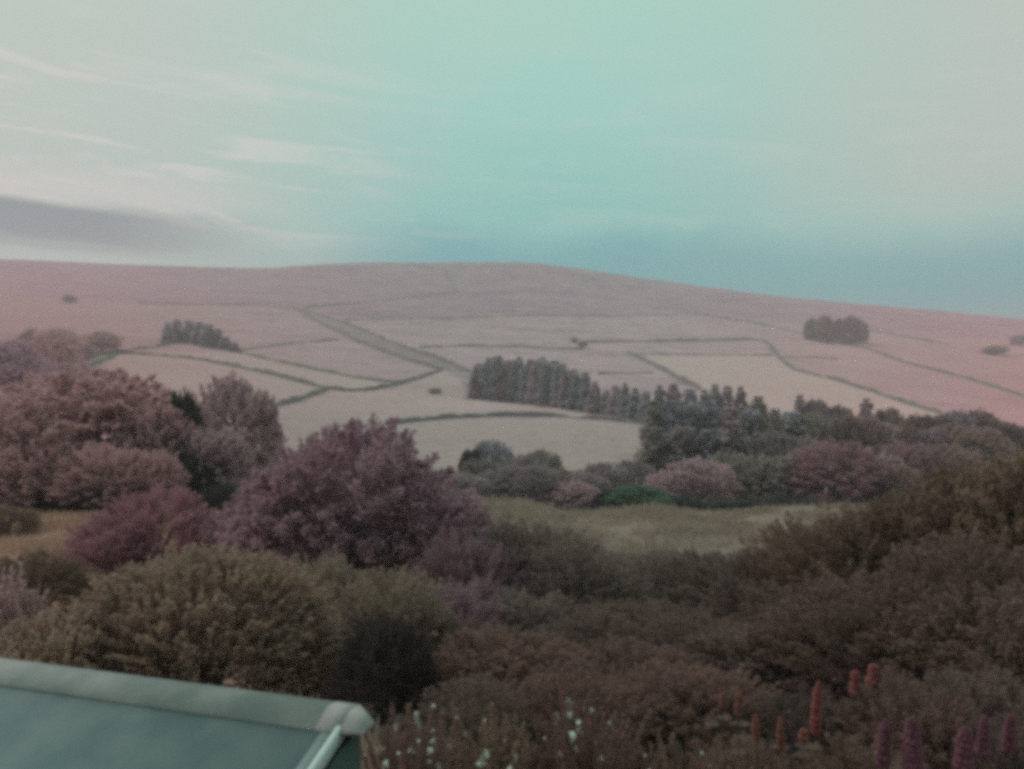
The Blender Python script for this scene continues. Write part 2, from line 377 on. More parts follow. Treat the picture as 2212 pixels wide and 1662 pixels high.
def conifer_crown(name, seed, n=3600, whorls=15, leaf=.06, spread=1.0, blunt=.0):
    g = np.random.default_rng(seed); t = g.random(n)**.75; t = np.sort(t)
    lev = np.floor(t*whorls)/whorls + g.normal(size=n)*.012
    prof = (1-lev)**(.72-blunt*.3)*.5*(.86+.14*np.sin(lev*whorls*1.7)); prof = np.maximum(prof, .02)
    nb = 9; br = np.floor(g.random(n)*nb); off = h2(np.floor(t*whorls), br, seed)*1.4
    ph = (br/nb)*2*math.pi+off+g.normal(size=n)*.16; q = g.random(n)**.55
    length = prof*(.68+.45*h2(np.floor(t*whorls)+5, br, seed+3))*q
    P = np.stack([np.cos(ph)*length, np.sin(ph)*length, .04+lev*.95-length*.42+.03*q*q], 1)
    P[:, 2] = np.maximum(P[:, 2], .01)
    al = np.stack([np.cos(ph), np.sin(ph), np.full(n, -.28)], 1)+rdir(n, g)*.4
    nr = np.array([0, 0, 1.])+rdir(n, g)*.6+np.stack([np.cos(ph), np.sin(ph), 0*ph], 1)*.5
    nr /= np.linalg.norm(nr, axis=1, keepdims=True)
    ln = leaf*g.uniform(.6, 1.3, n)*(.55+.9*(1-lev)); me = leaf_quads(P, nr, al, ln, ln*.6, g, name)
    return me
def trunk_mesh(name, seed, limbs=7, r=.035, top=.72):
    g = random.Random(seed); G = Geo()
    pts = [(g.uniform(-.01, .01)*i, g.uniform(-.01, .01)*i, -.06+i*(top+.06)/5) for i in range(6)]
    G.tube(pts, [r*1.35, r, r*.88, r*.72, r*.5, r*.25])
    for i in range(limbs):
        z = g.uniform(.2, .55); a = i*2.4+g.random(); ln = g.uniform(.2, .36)
        p = [(0, 0, z), (ln*.4*math.cos(a), ln*.4*math.sin(a), z+ln*.35), (ln*math.cos(a), ln*math.sin(a), z+ln*.75)]
        G.tube(p, [r*.5, r*.35, r*.12], 5)
    return G.mesh(name, BARK, True)
def stems_mesh(name, seed, k=8):
    g = random.Random(seed); G = Geo()
    for i in range(k):
        a = i*2.4; q = g.uniform(.1, .3)
        G.tube([(.03*math.cos(a), .03*math.sin(a), -.05), (q*.5*math.cos(a), q*.5*math.sin(a), .3), (q*math.cos(a), q*math.sin(a), .62)], [.018, .012, .004], 5)
    return G.mesh(name, BARK, True)

FARB = [broad_crown('crown', s, 26+s % 4, 8500, .040, rmin=.11, rmax=.21, wild=.10, span=1.95) for s in (1, 2, 3, 4, 5)]
MIDB = [plume_crown('crown', 11+s, 480, 105, .020, .44, -.85, .050, .26, .055, .15, .6, .50, .84, 40, .07) for s in range(3)]
CON = [conifer_crown('crown', s, 5200, 12+s, .075, blunt=.15+(s % 2)*.5) for s in (1, 2, 3)]
CONF = [conifer_crown('crown', 20+s, 2600, 9, .12, blunt=.9) for s in (1, 2)]
NEARB = [plume_crown('foliage', 31+s, 620, 100, .0165, .26, -.15, .042, .26, .07, .35, .45, .55, .80, 34, .08) for s in range(5)]
TRUNK = [trunk_mesh('trunk', s) for s in (1, 2)]
CTRUNK = trunk_mesh('trunk', 9, 0, .018, .9)
STEMS = [stems_mesh('stems', s) for s in (1, 2)]
_k = [0]
def plant(kind, label, cat, u, Y, vtop, wpx, mat, base=None, group=None, name=None, depth_ratio=1.0, vbase=None, span=(100, 1700)):
    """a tree or shrub whose foot stands on the ground; vtop fixes its height, wpx its width"""
    if vbase is not None: x, Y, z = locate(u, vbase, *span)
    else: x, Y, z = at_depth(u, Y)
    ztop = -(vtop-CV)/F*Y; H = max(ztop-z, .4); W = wpx/F*Y*{'con': 1.45, 'conf': 1.5, 'far': 1.2, 'mid': 1.18, 'shrub': 1.40}[kind]
    _k[0] += 1; k = _k[0]
    g = random.Random(k*13+5)
    nm = name or {'far': 'broadleaf_tree', 'mid': 'broadleaf_tree', 'con': 'conifer_tree', 'conf': 'conifer_tree', 'shrub': 'shrub'}[kind]
    t = thing(nm, label, cat, (x, Y, z-.03*H if kind != 'shrub' else z-.05), group, g.uniform(0, 6.28), (W, W*depth_ratio, H))
    if kind == 'far': obj('crown', FARB[k % 5], t, mat=FM[mat]); obj('trunk', TRUNK[k % 2], t)
    elif kind == 'mid': obj('crown', MIDB[k % 3], t, mat=FM[mat]); obj('trunk', TRUNK[k % 2], t)
    elif kind == 'con': obj('crown', CON[k % 3], t, mat=FM[mat]); obj('trunk', CTRUNK, t)
    elif kind == 'conf': obj('crown', CONF[k % 2], t, mat=FM[mat]); obj('trunk', CTRUNK, t)
    else:
        obj('foliage', NEARB[k % 5], t, mat=FM[mat]); obj('stem_cluster', STEMS[k % 2], t)
    return t

# ------------------------------------------------------------------ field walls (polylines over the photograph's view, laid on the ground)
WALLS = [
 ('moor wall rising from the lane junction to the middle of the moor', [(655, 666), (760, 657), (880, 645), (985, 633)], 1.6, 1.6),
 ('faint moor wall running left from the lane junction', [(300, 656), (420, 659), (540, 660), (640, 666)], 1.2, 1.2),
 ('faint wall climbing the moor straight below the summit', [(985, 631), (972, 605), (960, 580)], 1.2, 1.5),
 ('lane-side wall on the upper edge of the diagonal lane', [(652, 668), (700, 684), (760, 704), (830, 734), (900, 760), (960, 780), (1012, 804)], 2.0, 2.4),
 ('lane-side wall on the lower edge of the diagonal lane', [(640, 669), (690, 697), (740, 722), (800, 748), (870, 774), (955, 800)], 2.0, 2.4),
 ('upper wall of the short track left of the dark conifer clump', [(95, 808), (150, 792), (205, 772), (248, 760)], 1.5, 1.5),
 ('lower wall of the short track left of the dark conifer clump', [(125, 816), (175, 800), (222, 780), (256, 766)], 1.5, 1.5),
 ('wall joining the short track to the foot of the dark conifer clump', [(250, 760), (320, 752), (370, 745), (405, 732)], 1.4, 1.5),
 ('long wall sagging across the left pastures to the lane', [(256, 763), (340, 768), (430, 777), (520, 795), (610, 815), (700, 840), (750, 846), (800, 844), (850, 833), (900, 819), (955, 800)], 1.7, 1.8),
 ('short wall dropping left from the bottom of the sagging wall', [(585, 880), (640, 866), (680, 852), (706, 843)], 1.6, 1.6),
 ('wall along the top of the pale strip field below the conifer clump', [(515, 762), (590, 780), (674, 798), (760, 815), (857, 829)], 1.3, 1.3),
 ('faint wall running right from the dark conifer clump', [(522, 757), (600, 746), (660, 740), (730, 735)], 1.0, 1.0),
 ('arching wall below the conifer plantation, nearest on the hill', [(835, 919), (900, 911), (960, 905), (1080, 900), (1200, 901), (1300, 908), (1395, 918)], 1.3, 1.5),
 ('wall crossing right then bending down round the pale hay field', [(1250, 741), (1330, 739), (1420, 738), (1540, 736), (1640, 735), (1662, 742), (1672, 758), (1690, 780), (1722, 802), (1800, 820), (1900, 852), (1960, 872), (2030, 893)], 1.7, 1.8),
 ('straight thick wall slanting down to the conifers beside the hay field', [(1358, 762), (1395, 780), (1440, 803), (1480, 824), (1512, 842)], 2.2, 2.4),
 ('faint wall along the top of the pale hay field', [(1372, 767), (1460, 767), (1560, 768), (1668, 769)], 1.0, 1.0),
 ('faint short wall right of the bend above the pink pasture', [(1682, 772), (1740, 773), (1810, 777)], .9, .9),
 ('long wall passing under the round tree clump to the right edge', [(1500, 678), (1560, 688), (1620, 697), (1680, 709), (1740, 723), (1800, 739), (1870, 753), (1960, 786), (2080, 816), (2160, 840), (2260, 872)], 1.8, 1.8),
 ('wall running right from behind the round tree clump', [(1876, 714), (1930, 724), (1985, 734), (2050, 745)], 1.5, 1.5),
 ('wall along the moor behind the conifer plantation', [(905, 752), (1000, 749), (1100, 750), (1180, 752), (1260, 757)], 1.1, 1.2),
 ('faint moor boundary wall crossing the middle of the hill', [(745, 692), (850, 691), (960, 689), (1100, 683), (1220, 684), (1340, 683), (1500, 678)], 1.0, 1.2),
 ('low wall behind the gap between the two conifer groups', [(1293, 809), (1350, 807), (1410, 806)], 1.0, 1.1),
]
wallmat = plain_mat('dry_stone', L(.135, .128, .122), L(.21, .195, .185), .9, .95, 0)
wall_pts = []
for label, pl, h, verge in WALLS:
    uv = []
    for (a, b) in zip(pl[:-1], pl[1:]):
        k = max(2, int(math.hypot(b[0]-a[0], b[1]-a[1])/5))
        uv += [(a[0]+(b[0]-a[0])*i/k, a[1]+(b[1]-a[1])*i/k) for i in range(k)]
    uv.append(pl[-1]); P = np.array([locate(*p) for p in uv]); Q = P.copy()
    for _ in range(3): Q[1:-1, :2] = (Q[:-2, :2]+2*Q[1:-1, :2]+Q[2:, :2])/4
    wall_pts.append((Q, verge, h))
def build_wall(Q, h, label, k):
    seg = np.hypot(*np.diff(Q[:, :2], axis=0).T); s = np.concatenate([[0], np.cumsum(seg)]); n = max(4, int(s[-1]/2.2))
    q = np.linspace(0, s[-1], n); x = np.interp(q, s, Q[:, 0]); y = np.interp(q, s, Q[:, 1]); z = terrain(x, y)
    tx, ty = np.gradient(x), np.gradient(y); l = np.hypot(tx, ty); nx, ny = -ty/l, tx/l
    hh = h*.85*(1+.9*vnoise(q/11, q*0, k)+.6*vnoise(q/3, q*0, k+50)); wv = .15*vnoise(q/4, q*0, k+9)
    ring = []
    for off, zz in ((-.55, -.4), (-.42, .55), (-.24, 1.0), (.24, 1.0), (.42, .55), (.55, -.4)):
        hz = z+(hh*zz if zz > 0 else -.4)
        ring.append(np.stack([x+nx*(off+wv), y+ny*(off+wv), hz], 1))
    V = np.stack(ring, 1).reshape(-1, 3); m = 6; idx = np.arange(n-1)[:, None]*m
    fc = np.concatenate([np.concatenate([idx+j, idx+m+j, idx+m+j+1, idx+j+1], 1) for j in range(m-1)])
    caps = np.array([[0, 1, 4, 5], [1, 2, 3, 4], [(n-1)*m+5, (n-1)*m+4, (n-1)*m+1, (n-1)*m], [(n-1)*m+4, (n-1)*m+3, (n-1)*m+2, (n-1)*m+1]])
    me = mesh_np('dry_stone_wall', V, np.concatenate([fc, caps]), None, wallmat)
    return tag(obj('dry_stone_wall', me), 'dry stone ' + label if not label.startswith('dry') else label, 'wall', 'walls across the hillside')
for k, (Q, verge, h) in enumerate(wall_pts): build_wall(Q, h, WALLS[k][0], k)

# ------------------------------------------------------------------ ground sheet
fa = np.linspace(R(-36), R(36), 760); ba = np.linspace(R(36), R(324), 110)[1:-1]
A = np.concatenate([fa, ba]); nA = len(A)
Rr = np.concatenate([np.geomspace(.6, 20, 50)[:-1], np.geomspace(20, 100, 110)[:-1], np.geomspace(100, 1700, 330)[:-1], np.geomspace(1700, 3200, 14)])
AA, RR = np.meshgrid(A, Rr); gx, gy = (RR*np.sin(AA)).ravel(), (RR*np.cos(AA)).ravel(); gz = terrain(gx, gy)
with np.errstate(all='ignore'):
    ok = gy > 1; pu = np.where(ok, CU+gx/np.maximum(gy, 1)*F, -9999); pv = np.where(ok, CV-gz/np.maximum(gy, 1)*F, -9999)
def inpoly(poly):
    c = np.zeros(len(pu), bool); n = len(poly)
    for i in range(n):
        (x1, y1), (x2, y2) = poly[i], poly[(i+1) % n]
        if y1 == y2: continue
        c ^= ((y1 > pv) != (y2 > pv)) & (pu < (x2-x1)*(pv-y1)/(y2-y1)+x1)
    return c & (gy > 130)
wd = np.full(len(gx), 9.0); sel = np.where((gy > 130) & (gy < 1700) & (np.abs(gx) < gy))[0]
for Q, verge, h in wall_pts:
    lo, hi = Q[:, :2].min(0)-12, Q[:, :2].max(0)+12
    s = sel[(gx[sel] > lo[0]) & (gx[sel] < hi[0]) & (gy[sel] > lo[1]) & (gy[sel] < hi[1])]; p = np.stack([gx[s], gy[s]], 1); dm = np.full(len(s), 99.)
    for a, b in zip(Q[:-1:2, :2], Q[2::2, :2]):
        e = b-a; t = np.clip(((p-a)@e)/(e@e+1e-9), 0, 1); dm = np.minimum(dm, np.hypot(*(p-a-t[:, None]*e).T))
    wd[s] = np.minimum(wd[s], dm/verge)
verge_a = np.clip(1.5-wd*.8+1.3*fbm(gx/16, gy/16, 41), 0, 1)*(wd < 4)
lane = inpoly([(645, 667), (700, 684), (760, 704), (830, 734), (900, 760), (960, 780), (1012, 804), (1020, 850), (985, 812), (955, 800), (870, 774), (800, 748), (740, 722), (690, 697)])
verge_a = np.maximum(verge_a, lane*np.clip(.55+.8*fbm(gx/14, gy/14, 43), 0, 1))
track = inpoly([(95, 808), (150, 792), (205, 772), (248, 760), (256, 766), (222, 780), (175, 800), (125, 816)])
verge_a = np.maximum(verge_a, track*.45)
hay = inpoly([(1372, 767), (1668, 769), (1690, 780), (1722, 802), (1800, 820), (1900, 852), (2030, 893), (2150, 960), (1700, 980), (1512, 842)])*1.0
hay = np.maximum(hay, inpoly([(256, 763), (515, 762), (590, 780), (674, 798), (760, 815), (857, 829), (800, 844), (750, 846), (700, 840), (610, 815), (520, 795), (430, 777)])*.8)
hay = np.maximum(hay, inpoly([(955, 800), (1010, 850), (1020, 862), (1400, 915), (1395, 918), (1200, 901), (1080, 900), (835, 919), (585, 880), (706, 843), (850, 833)])*.45)
hay = np.maximum(hay, inpoly([(100, 815), (250, 766), (430, 777), (610, 815), (700, 840), (585, 880), (300, 860), (90, 850)])*.6)
# moor above the intake walls
mu = np.interp(pu, [-300, 0, 300, 640, 745, 985, 1100, 1500, 1740, 2050, 2212], [640, 640, 652, 664, 690, 687, 681, 676, 705, 728, 740])
moor = np.clip((mu-pv)/10+.5, 0, 1)*(gy > 300)
moor = np.maximum(moor, (gy < 300)*0)
lens_cast = np.clip((np.abs(pu-1180)-250)/850, 0, 1)*(gy > 90); lens_cast[~ok] = .7  # pink lens cast towards both sides of the view, painted into the ground colour
near = np.clip(1-(np.hypot(gx, gy)-100)/40, 0, 1)
V = np.stack([gx, gy, gz], 1); nR = len(Rr); I = np.arange(nR-1)[:, None]*nA; J = np.arange(nA)[None]; J2 = (J+1) % nA
faces = np.stack([I+J, I+nA+J, I+nA+J2, I+J2], -1).reshape(-1, 4)[:, ::-1]
V = np.concatenate([V, [[0, 0, -4.0]]]); z1 = lambda a: np.concatenate([a.astype(float), [0]])
tri = np.stack([J[0], J2[0], np.full(nA, len(V)-1)], 1)[:, ::-1]
gm, t, out = new_mat('hill_turf')
at = lambda n: N(t, 'ShaderNodeAttribute', attribute_name=n).outputs['Fac']
geo = N(t, 'ShaderNodeNewGeometry'); pos = geo.outputs['Position']
big = noise(t, pos, .011, 4, .55); mid = noise(t, pos, .035, 6, .68, .6); fine = noise(t, pos, .35, 4, .65); tiny = noise(t, pos, 2.2, 3, .6)
past = mixc(t, sstep(t, big, .35, .65), L(.52, .395, .42), L(.58, .435, .455))
past = mixc(t, mth(t, 'MULTIPLY', sstep(t, mid, .42, .66), .7), past, L(.395, .305, .325))
past = mixc(t, mth(t, 'MULTIPLY', at('lens_cast'), .9), past, L(.62, .305, .33))
mo = mixc(t, sstep(t, mid, .35, .68), L(.49, .36, .40), L(.35, .26, .31))
mo = mixc(t, mth(t, 'MULTIPLY', at('lens_cast'), .9), mo, L(.64, .275, .345))
sv = N(t, 'ShaderNodeMapping'); link(t, pos, sv.inputs['Vector']); sv.inputs['Scale'].default_value = (.010, .035, .035)
streak = noise(t, sv.outputs[0], 1.0, 5, .65, .8)
past = mixc(t, mth(t, 'MULTIPLY', sstep(t, streak, .5, .68), .5), past, mixc(t, 1.0, past, L(.66, .64, .70), 'MULTIPLY'))
mo = mixc(t, mth(t, 'MULTIPLY', sstep(t, streak, .45, .62), .6), mo, mixc(t, 1.0, mo, L(.64, .62, .74), 'MULTIPLY'))
c = mixc(t, at('moor'), past, mo)
c = mixc(t, at('hay'), c, mixc(t, at('lens_cast'), L(.585, .46, .44), L(.69, .42, .41)))
c = mixc(t, mth(t, 'MULTIPLY', at('lowf'), .8), c, mixc(t, sstep(t, mid, .35, .65), L(.455, .375, .355), L(.49, .40, .375)))
c = mixc(t, mth(t, 'MULTIPLY', at('verge'), mth(t, 'MULTIPLY_ADD', fine, .5)), c, L(.245, .22, .21)); 
for nd in t.nodes:
    if nd.type == 'MATH' and nd.operation == 'MULTIPLY_ADD': nd.inputs[2].default_value = .55
mead = mixc(t, sstep(t, mid, .35, .65), L(.265, .215, .185), L(.30, .24, .20))
mead = mixc(t, at('warm'), mead, L(.40, .25, .195))
c = mixc(t, at('near'), c, mead)
c = mixc(t, mth(t, 'MULTIPLY', sstep(t, fine, .35, .7), .42), c, mixc(t, 1.0, c, L(.6, .58, .6), 'MULTIPLY'))
c = mixc(t, mth(t, 'MULTIPLY', sstep(t, tiny, .4, .75), .25), c, mixc(t, 1.0, c, L(.6, .58, .58), 'MULTIPLY'))
d = N(t, 'ShaderNodeBsdfDiffuse'); link(t, c, d.inputs[0]); d.inputs[1].default_value = 1.0
bp = N(t, 'ShaderNodeBump'); bp.inputs['Strength'].default_value = .5; bp.inputs['Distance'].default_value = .8
link(t, fine, bp.inputs['Height']); link(t, bp.outputs[0], d.inputs['Normal']); link(t, d.outputs[0], out.inputs[0])
warm = np.clip((900-pu)/600, 0, 1)*ok
ground = obj('ground', mesh_np('ground', V, [faces, tri], {'verge': z1(verge_a), 'hay': z1(hay), 'moor': z1(moor), 'lens_cast': z1(lens_cast), 'near': z1(near), 'lowf': z1(np.clip((275-gy)/40, 0, 1)*np.clip((pu-500)/200, 0, 1)), 'warm': z1(warm)}, gm, True))
ground['kind'] = 'structure'; ground['label'] = 'pinkish hill pastures and moor rising beyond the valley'

# ------------------------------------------------------------------ trees on the hill
def ordinal(i): return ['first', 'second', 'third', 'fourth', 'fifth', 'sixth', 'seventh', 'eighth', 'ninth', 'tenth', 'eleventh', 'twelfth', 'thirteenth', 'fourteenth', 'fifteenth', 'sixteenth', 'seventeenth', 'eighteenth', 'nineteenth', 'twentieth'][i]
for i, (u, vt, vb, wp, m) in enumerate([(363, 690, 742, 26, 'slate'), (382, 682, 740, 26, 'slate'), (408, 684, 742, 30, 'slate'), (430, 688, 746, 30, 'slate'),
        (450, 692, 750, 32, 'slate'), (470, 704, 753, 30, 'slate'), (487, 722, 757, 26, 'conpurple'), (506, 736, 761, 22, 'slate')]):
    plant('conf', f'{ordinal(i)} tree from the left in the small dark clump high on the left pasture', 'tree', u, 0, vt, wp, m, vbase=vb, group='small clump on the left pasture')
for i, (u, vt, vb, wp, m) in enumerate([(1754, 683, 735, 34, 'greyleaf'), (1783, 675, 741, 40, 'mauve'), (1812, 682, 736, 32, 'conpurple'), (1838, 676, 743, 40, 'purple'), (1861, 686, 741, 30, 'mauve')]):
    plant('mid', f'{ordinal(i)} tree from the left in the rounded clump on the right hillside', 'tree', u, 0, vt, wp, m, vbase=vb, group='rounded clump on the right hillside')
for u, vt, vb, wp, m, lb in [
  (15, 724, 862, 150, 'purple', 'dark plum tree cut by the left edge below the moor'),
  (70, 704, 792, 52, 'pinktree', 'slim upright pinkish tree beside the short track'),
  (128, 702, 800, 105, 'pinktree', 'broad pink-mauve tree standing over the short track'),
  (170, 735, 785, 60, 'purple', 'plum tree between the broad and the round track trees'),
  (220, 712, 762, 72, 'pinktree', 'round pink tree at the top end of the short track'),
  (150, 636, 655, 26, 'brownwood', 'lone small bush on the open moor at upper left'),
  (55, 795, 860, 70, 'purple', 'low dark bush in front of the plum tree at the left edge'),
  (2203, 722, 748, 40, 'conpurple', 'small dark tree on the moor touching the right edge'),
  (2150, 745, 768, 44, 'brownwood', 'low bush on the moor near the right edge'),
  (1258, 735, 752, 22, 'greyleaf', 'tiny thorn bush at the left end of the bending wall'),
  (1240, 728, 741, 16, 'greyleaf', 'tiniest thorn bush above the end of the bending wall'),
  (940, 838, 852, 28, 'greygreen', 'small bush alone in the field left of the plantation')]:
    plant('far', lb, 'tree' if 'tree' in lb else 'bush', u, 0, vt, wp, m, vbase=vb, name='broadleaf_tree' if 'tree' in lb else 'hill_bush')
# plantation block
for i, (u, vt, wp) in enumerate([(1028, 786, 36), (1046, 770, 36), (1066, 766, 34), (1088, 770, 36), (1112, 765, 34), (1134, 770, 36), (1156, 769, 34), (1180, 767, 38), (1204, 774, 34), (1222, 786, 36), (1244, 795, 38), (1266, 797, 38), (1286, 812, 36)]):
    vb = float(np.interp(u, [1015, 1100, 1200, 1300], [862, 870, 880, 895]))
    plant('con', f'{ordinal(i)} tall grey conifer from the left along the front of the plantation block', 'conifer', u, 0, vt+[0, 6, -3, 9, 2, 11, 0, 5, -4, 8, 3, 0, 6][i], wp, 'slate' if i % 3 else 'conpurple', vbase=vb, group='plantation block')
for i, u in enumerate([1034, 1056, 1078, 1100, 1122, 1146, 1170, 1194, 1216, 1238, 1262]):
    vb = float(np.interp(u, [1015, 1100, 1200, 1300], [862, 870, 880, 895]))-12
    plant('con', f'{ordinal(i)} conifer from the left in the back row of the plantation block', 'conifer', u, 0, [778, 766, 761, 770, 763, 768, 761, 772, 778, 790, 800][i], 46, 'slate', vbase=vb, group='plantation block')
for i, (u, vt, wp) in enumerate([(1310, 838, 34), (1330, 826, 40), (1350, 821, 38), (1372, 832, 38), (1395, 838, 40)]):
    vb = float(np.interp(u, [1300, 1400], [893, 915]))
    plant('con', f'{ordinal(i)} conifer from the left in the low gap group right of the plantation', 'conifer', u, 0, vt, wp, 'slate' if i != 1 else 'conpurple', vbase=vb, group='gap group of conifers')
# wood on the right, three ranks
for i, (u, vt, wp, m, kd) in enumerate([(1425, 836, 50, 'slate', 'con'), (1455, 832, 52, 'conpurple', 'con'), (1490, 842, 54, 'slate', 'con'), (1522, 846, 44, 'slate', 'con'), (1545, 832, 44, 'slate', 'con'), (1572, 834, 44, 'conpurple', 'con'), (1600, 838, 46, 'conpurple', 'con'),
        (1638, 860, 56, 'greygreen', 'con'), (1675, 888, 50, 'slate', 'con'), (1728, 856, 46, 'conpurple', 'con'), (1764, 861, 58, 'conpurple', 'mid'), (1812, 880, 60, 'brownwood', 'mid'), (1872, 864, 54, 'conpurple', 'con'), (1900, 890, 40, 'brownwood', 'con'), (1926, 886, 50, 'brownwood', 'mid')]):
    plant(kd, f'{ordinal(i)} tree from the left on the skyline rank of the right wood', 'conifer' if kd == 'con' else 'tree', u, 235, vt-12, wp*1.05, m, group='skyline rank of the right wood')
for i, (u, vt, wp, m) in enumerate([(1975, 895, 60, 'brownwood'), (2015, 890, 90, 'brownwood'), (2062, 886, 84, 'conpurple'), (2112, 884, 96, 'brownwood'), (2165, 905, 90, 'brownwood'), (2205, 925, 80, 'brownwood')]):
    plant('mid', f'{ordinal(i)} from the left of the brown trees ending the wood at right', 'tree', u, 190, vt-10, wp*1.1, m, group='brown trees ending the wood')
for i, (u, vt, wp, m, kd) in enumerate([(1412, 882, 62, 'greygreen', 'con'), (1450, 880, 70, 'slate', 'con'), (1492, 886, 74, 'slate', 'con'), (1532, 880, 66, 'slate', 'con'), (1576, 896, 74, 'mauve', 'con'), (1620, 900, 80, 'slate', 'con'), (1662, 912, 86, 'greygreen', 'mid'), (1708, 905, 84, 'slate', 'con'),
        (1755, 908, 90, 'greygreen', 'mid'), (1805, 915, 96, 'brownwood', 'mid'), (1856, 905, 92, 'brownwood', 'mid'), (1905, 930, 84, 'mauve', 'mid'), (1950, 935, 84, 'brownwood', 'mid'), (2000, 940, 90, 'conpurple', 'mid'), (2050, 935, 100, 'brownwood', 'mid'), (2110, 940, 110, 'brownwood', 'mid')]):
    plant(kd, f'{ordinal(i)} tree from the left in the middle rank of the right wood', 'conifer' if kd == 'con' else 'tree', u, 170, vt-28, wp*1.25, m, group='middle rank of the right wood')
for i, (u, vt, wp, m, kd) in enumerate([(1418, 945, 80, 'greygreen', 'con'), (1475, 940, 90, 'greyleaf', 'con'), (1530, 950, 92, 'slate', 'con'), (1580, 930, 96, 'greyleaf', 'con'), (1680, 955, 100, 'greyleaf', 'mid'), (1740, 965, 96, 'greygreen', 'mid'), (1960, 975, 110, 'roseleaf', 'mid'), (2040, 985, 110, 'brownwood', 'mid')]):
    plant(kd, f'{ordinal(i)} tree from the left in the front rank of the right wood', 'conifer' if kd == 'con' else 'tree', u, 138, vt-34, wp*1.25, m, group='front rank of the right wood')
# valley bottom
for u, Y, vt, wp, m, lb in [
  (1060, 128, 944, 92, 'slate', 'dark blue-grey tree at the top of the valley group'),
  (1018, 126, 962, 50, 'darkgreen', 'dark green bush left of the blue-grey valley tree'),
  (1168, 130, 968, 78, 'greygreen', 'grey-green bush right of the blue-grey valley tree'),
  (1105, 112, 1002, 150, 'greyleaf', 'wide grey tree in the middle of the valley group'),
  (1000, 106, 1018, 110, 'greyleaf', 'grey tree at the left end of the valley group'),
  (1160, 108, 1000, 90, 'greyleaf', 'upright grey tree beside the wide valley tree'),
  (1232, 107, 1035, 110, 'mauve', 'low mauve tree at the right end of the valley group'),
  (1040, 117, 984, 95, 'greygreen', 'grey-green tree below the blue-grey valley tree'),
  (1135, 118, 978, 95, 'greyleaf', 'grey tree rising behind the wide valley tree'),
  (1205, 114, 1008, 95, 'greygreen', 'grey-green tree linking the valley group to the thicket'),
  (1268, 112, 1016, 95, 'greyleaf', 'low grey tree just left of the dark grey tree'),
  (1298, 120, 996, 110, 'greyleaf', 'dark grey tree left of the green thicket'),
  (1368, 126, 990, 90, 'greyleaf', 'small dark tree behind the green thicket'),
  (1325, 96, 1058, 90, 'darkgreen', 'dark green half of the thicket by the stream'),
  (1385, 94, 1048, 135, 'green', 'bright green thicket by the stream'),
  (1436, 90, 1074, 72, 'lime', 'low lime-green bush at the foot of the thicket'),
  (1450, 103, 1022, 90, 'mauve', 'pale mauve tree overhanging the lime-green bush'),
  (1508, 105, 1000, 130, 'mauve', 'pale rounded mauve tree right of the green thicket'),
  (1582, 112, 985, 110, 'greygreen', 'tall grey-green tree behind the dark hedge'),
  (1650, 108, 985, 140, 'greygreen', 'broad olive-grey tree behind the dark hedge'),
  (1715, 114, 990, 70, 'slate', 'narrow dark tree left of the rose-pink tree'),
  (1800, 105, 958, 170, 'roseleaf', 'big rounded rose-pink tree in the valley at right'),
  (1890, 107, 985, 120, 'mauve', 'smaller mauve tree leaning on the big one'),
  (1945, 102, 1015, 90, 'brownwood', 'brown bush right of the rose-pink tree')]:
    plant('mid', lb, 'bush' if 'bush' in lb or 'thicket' in lb else 'tree', u, Y, vt-(20 if u > 1440 else 4), wp*(1.25 if u > 1440 else 1.1), m, group='trees in the valley bottom', name='valley_bush' if ('bush' in lb or 'thicket' in lb) else 'broadleaf_tree')
# dark hedges along the stream
def hedge(label, us, Y, h, mat, seed):
    g = np.random.default_rng(seed); n = 5200; u = g.uniform(us[0], us[1], n); Yd = Y+g.normal(size=n)*.9; x = (u-CU)/F*Yd
    top = h*(.8+.9*vnoise(x/2.3, x*0, seed)+.3*vnoise(x/.8, x*0, seed+1)); hz = g.random(n)**.6*top
    P = np.stack([x, Yd, terrain(x, Yd)+hz], 1); nr = rdir(n, g)+np.array([0, -.6, .6]); nr /= np.linalg.norm(nr, axis=1, keepdims=True)
    ln = g.uniform(.2, .5, n); me = leaf_quads(P-P.mean(0), nr, np.cross(nr, rdir(n, g)), ln, ln*.6, g, 'foliage')
    t = thing('hedge', label, 'hedge', tuple(P.mean(0)), 'hedges along the stream'); obj('foliage', me, t, mat=FM[mat])
    x0, x1 = x.min(), x.max()
    for i in range(9):
        xx = x0+(x1-x0)*(i+.5)/9; zz = tz(xx, Y); G = Geo(); G.tube([(xx, Y, zz-.2), (xx+.1, Y, zz+h*.4), (xx-.05, Y+.1, zz+h*.75)], [.09, .06, .03], 5)
        obj('stem', G.mesh('stem', BARK), t, tuple(-P.mean(0)))
hedge('low dark green hedge below the grey valley trees', (1150, 1305), 90, 1.3, 'darkgreen', 3)
hedge('long dark green hedge behind the pale mound', (1455, 1700), 88, 2.2, 'darkgreen', 4)
hedge('broken dark green hedge below the big rose-pink tree', (1705, 1830), 88, 1.8, 'darkgreen', 5)

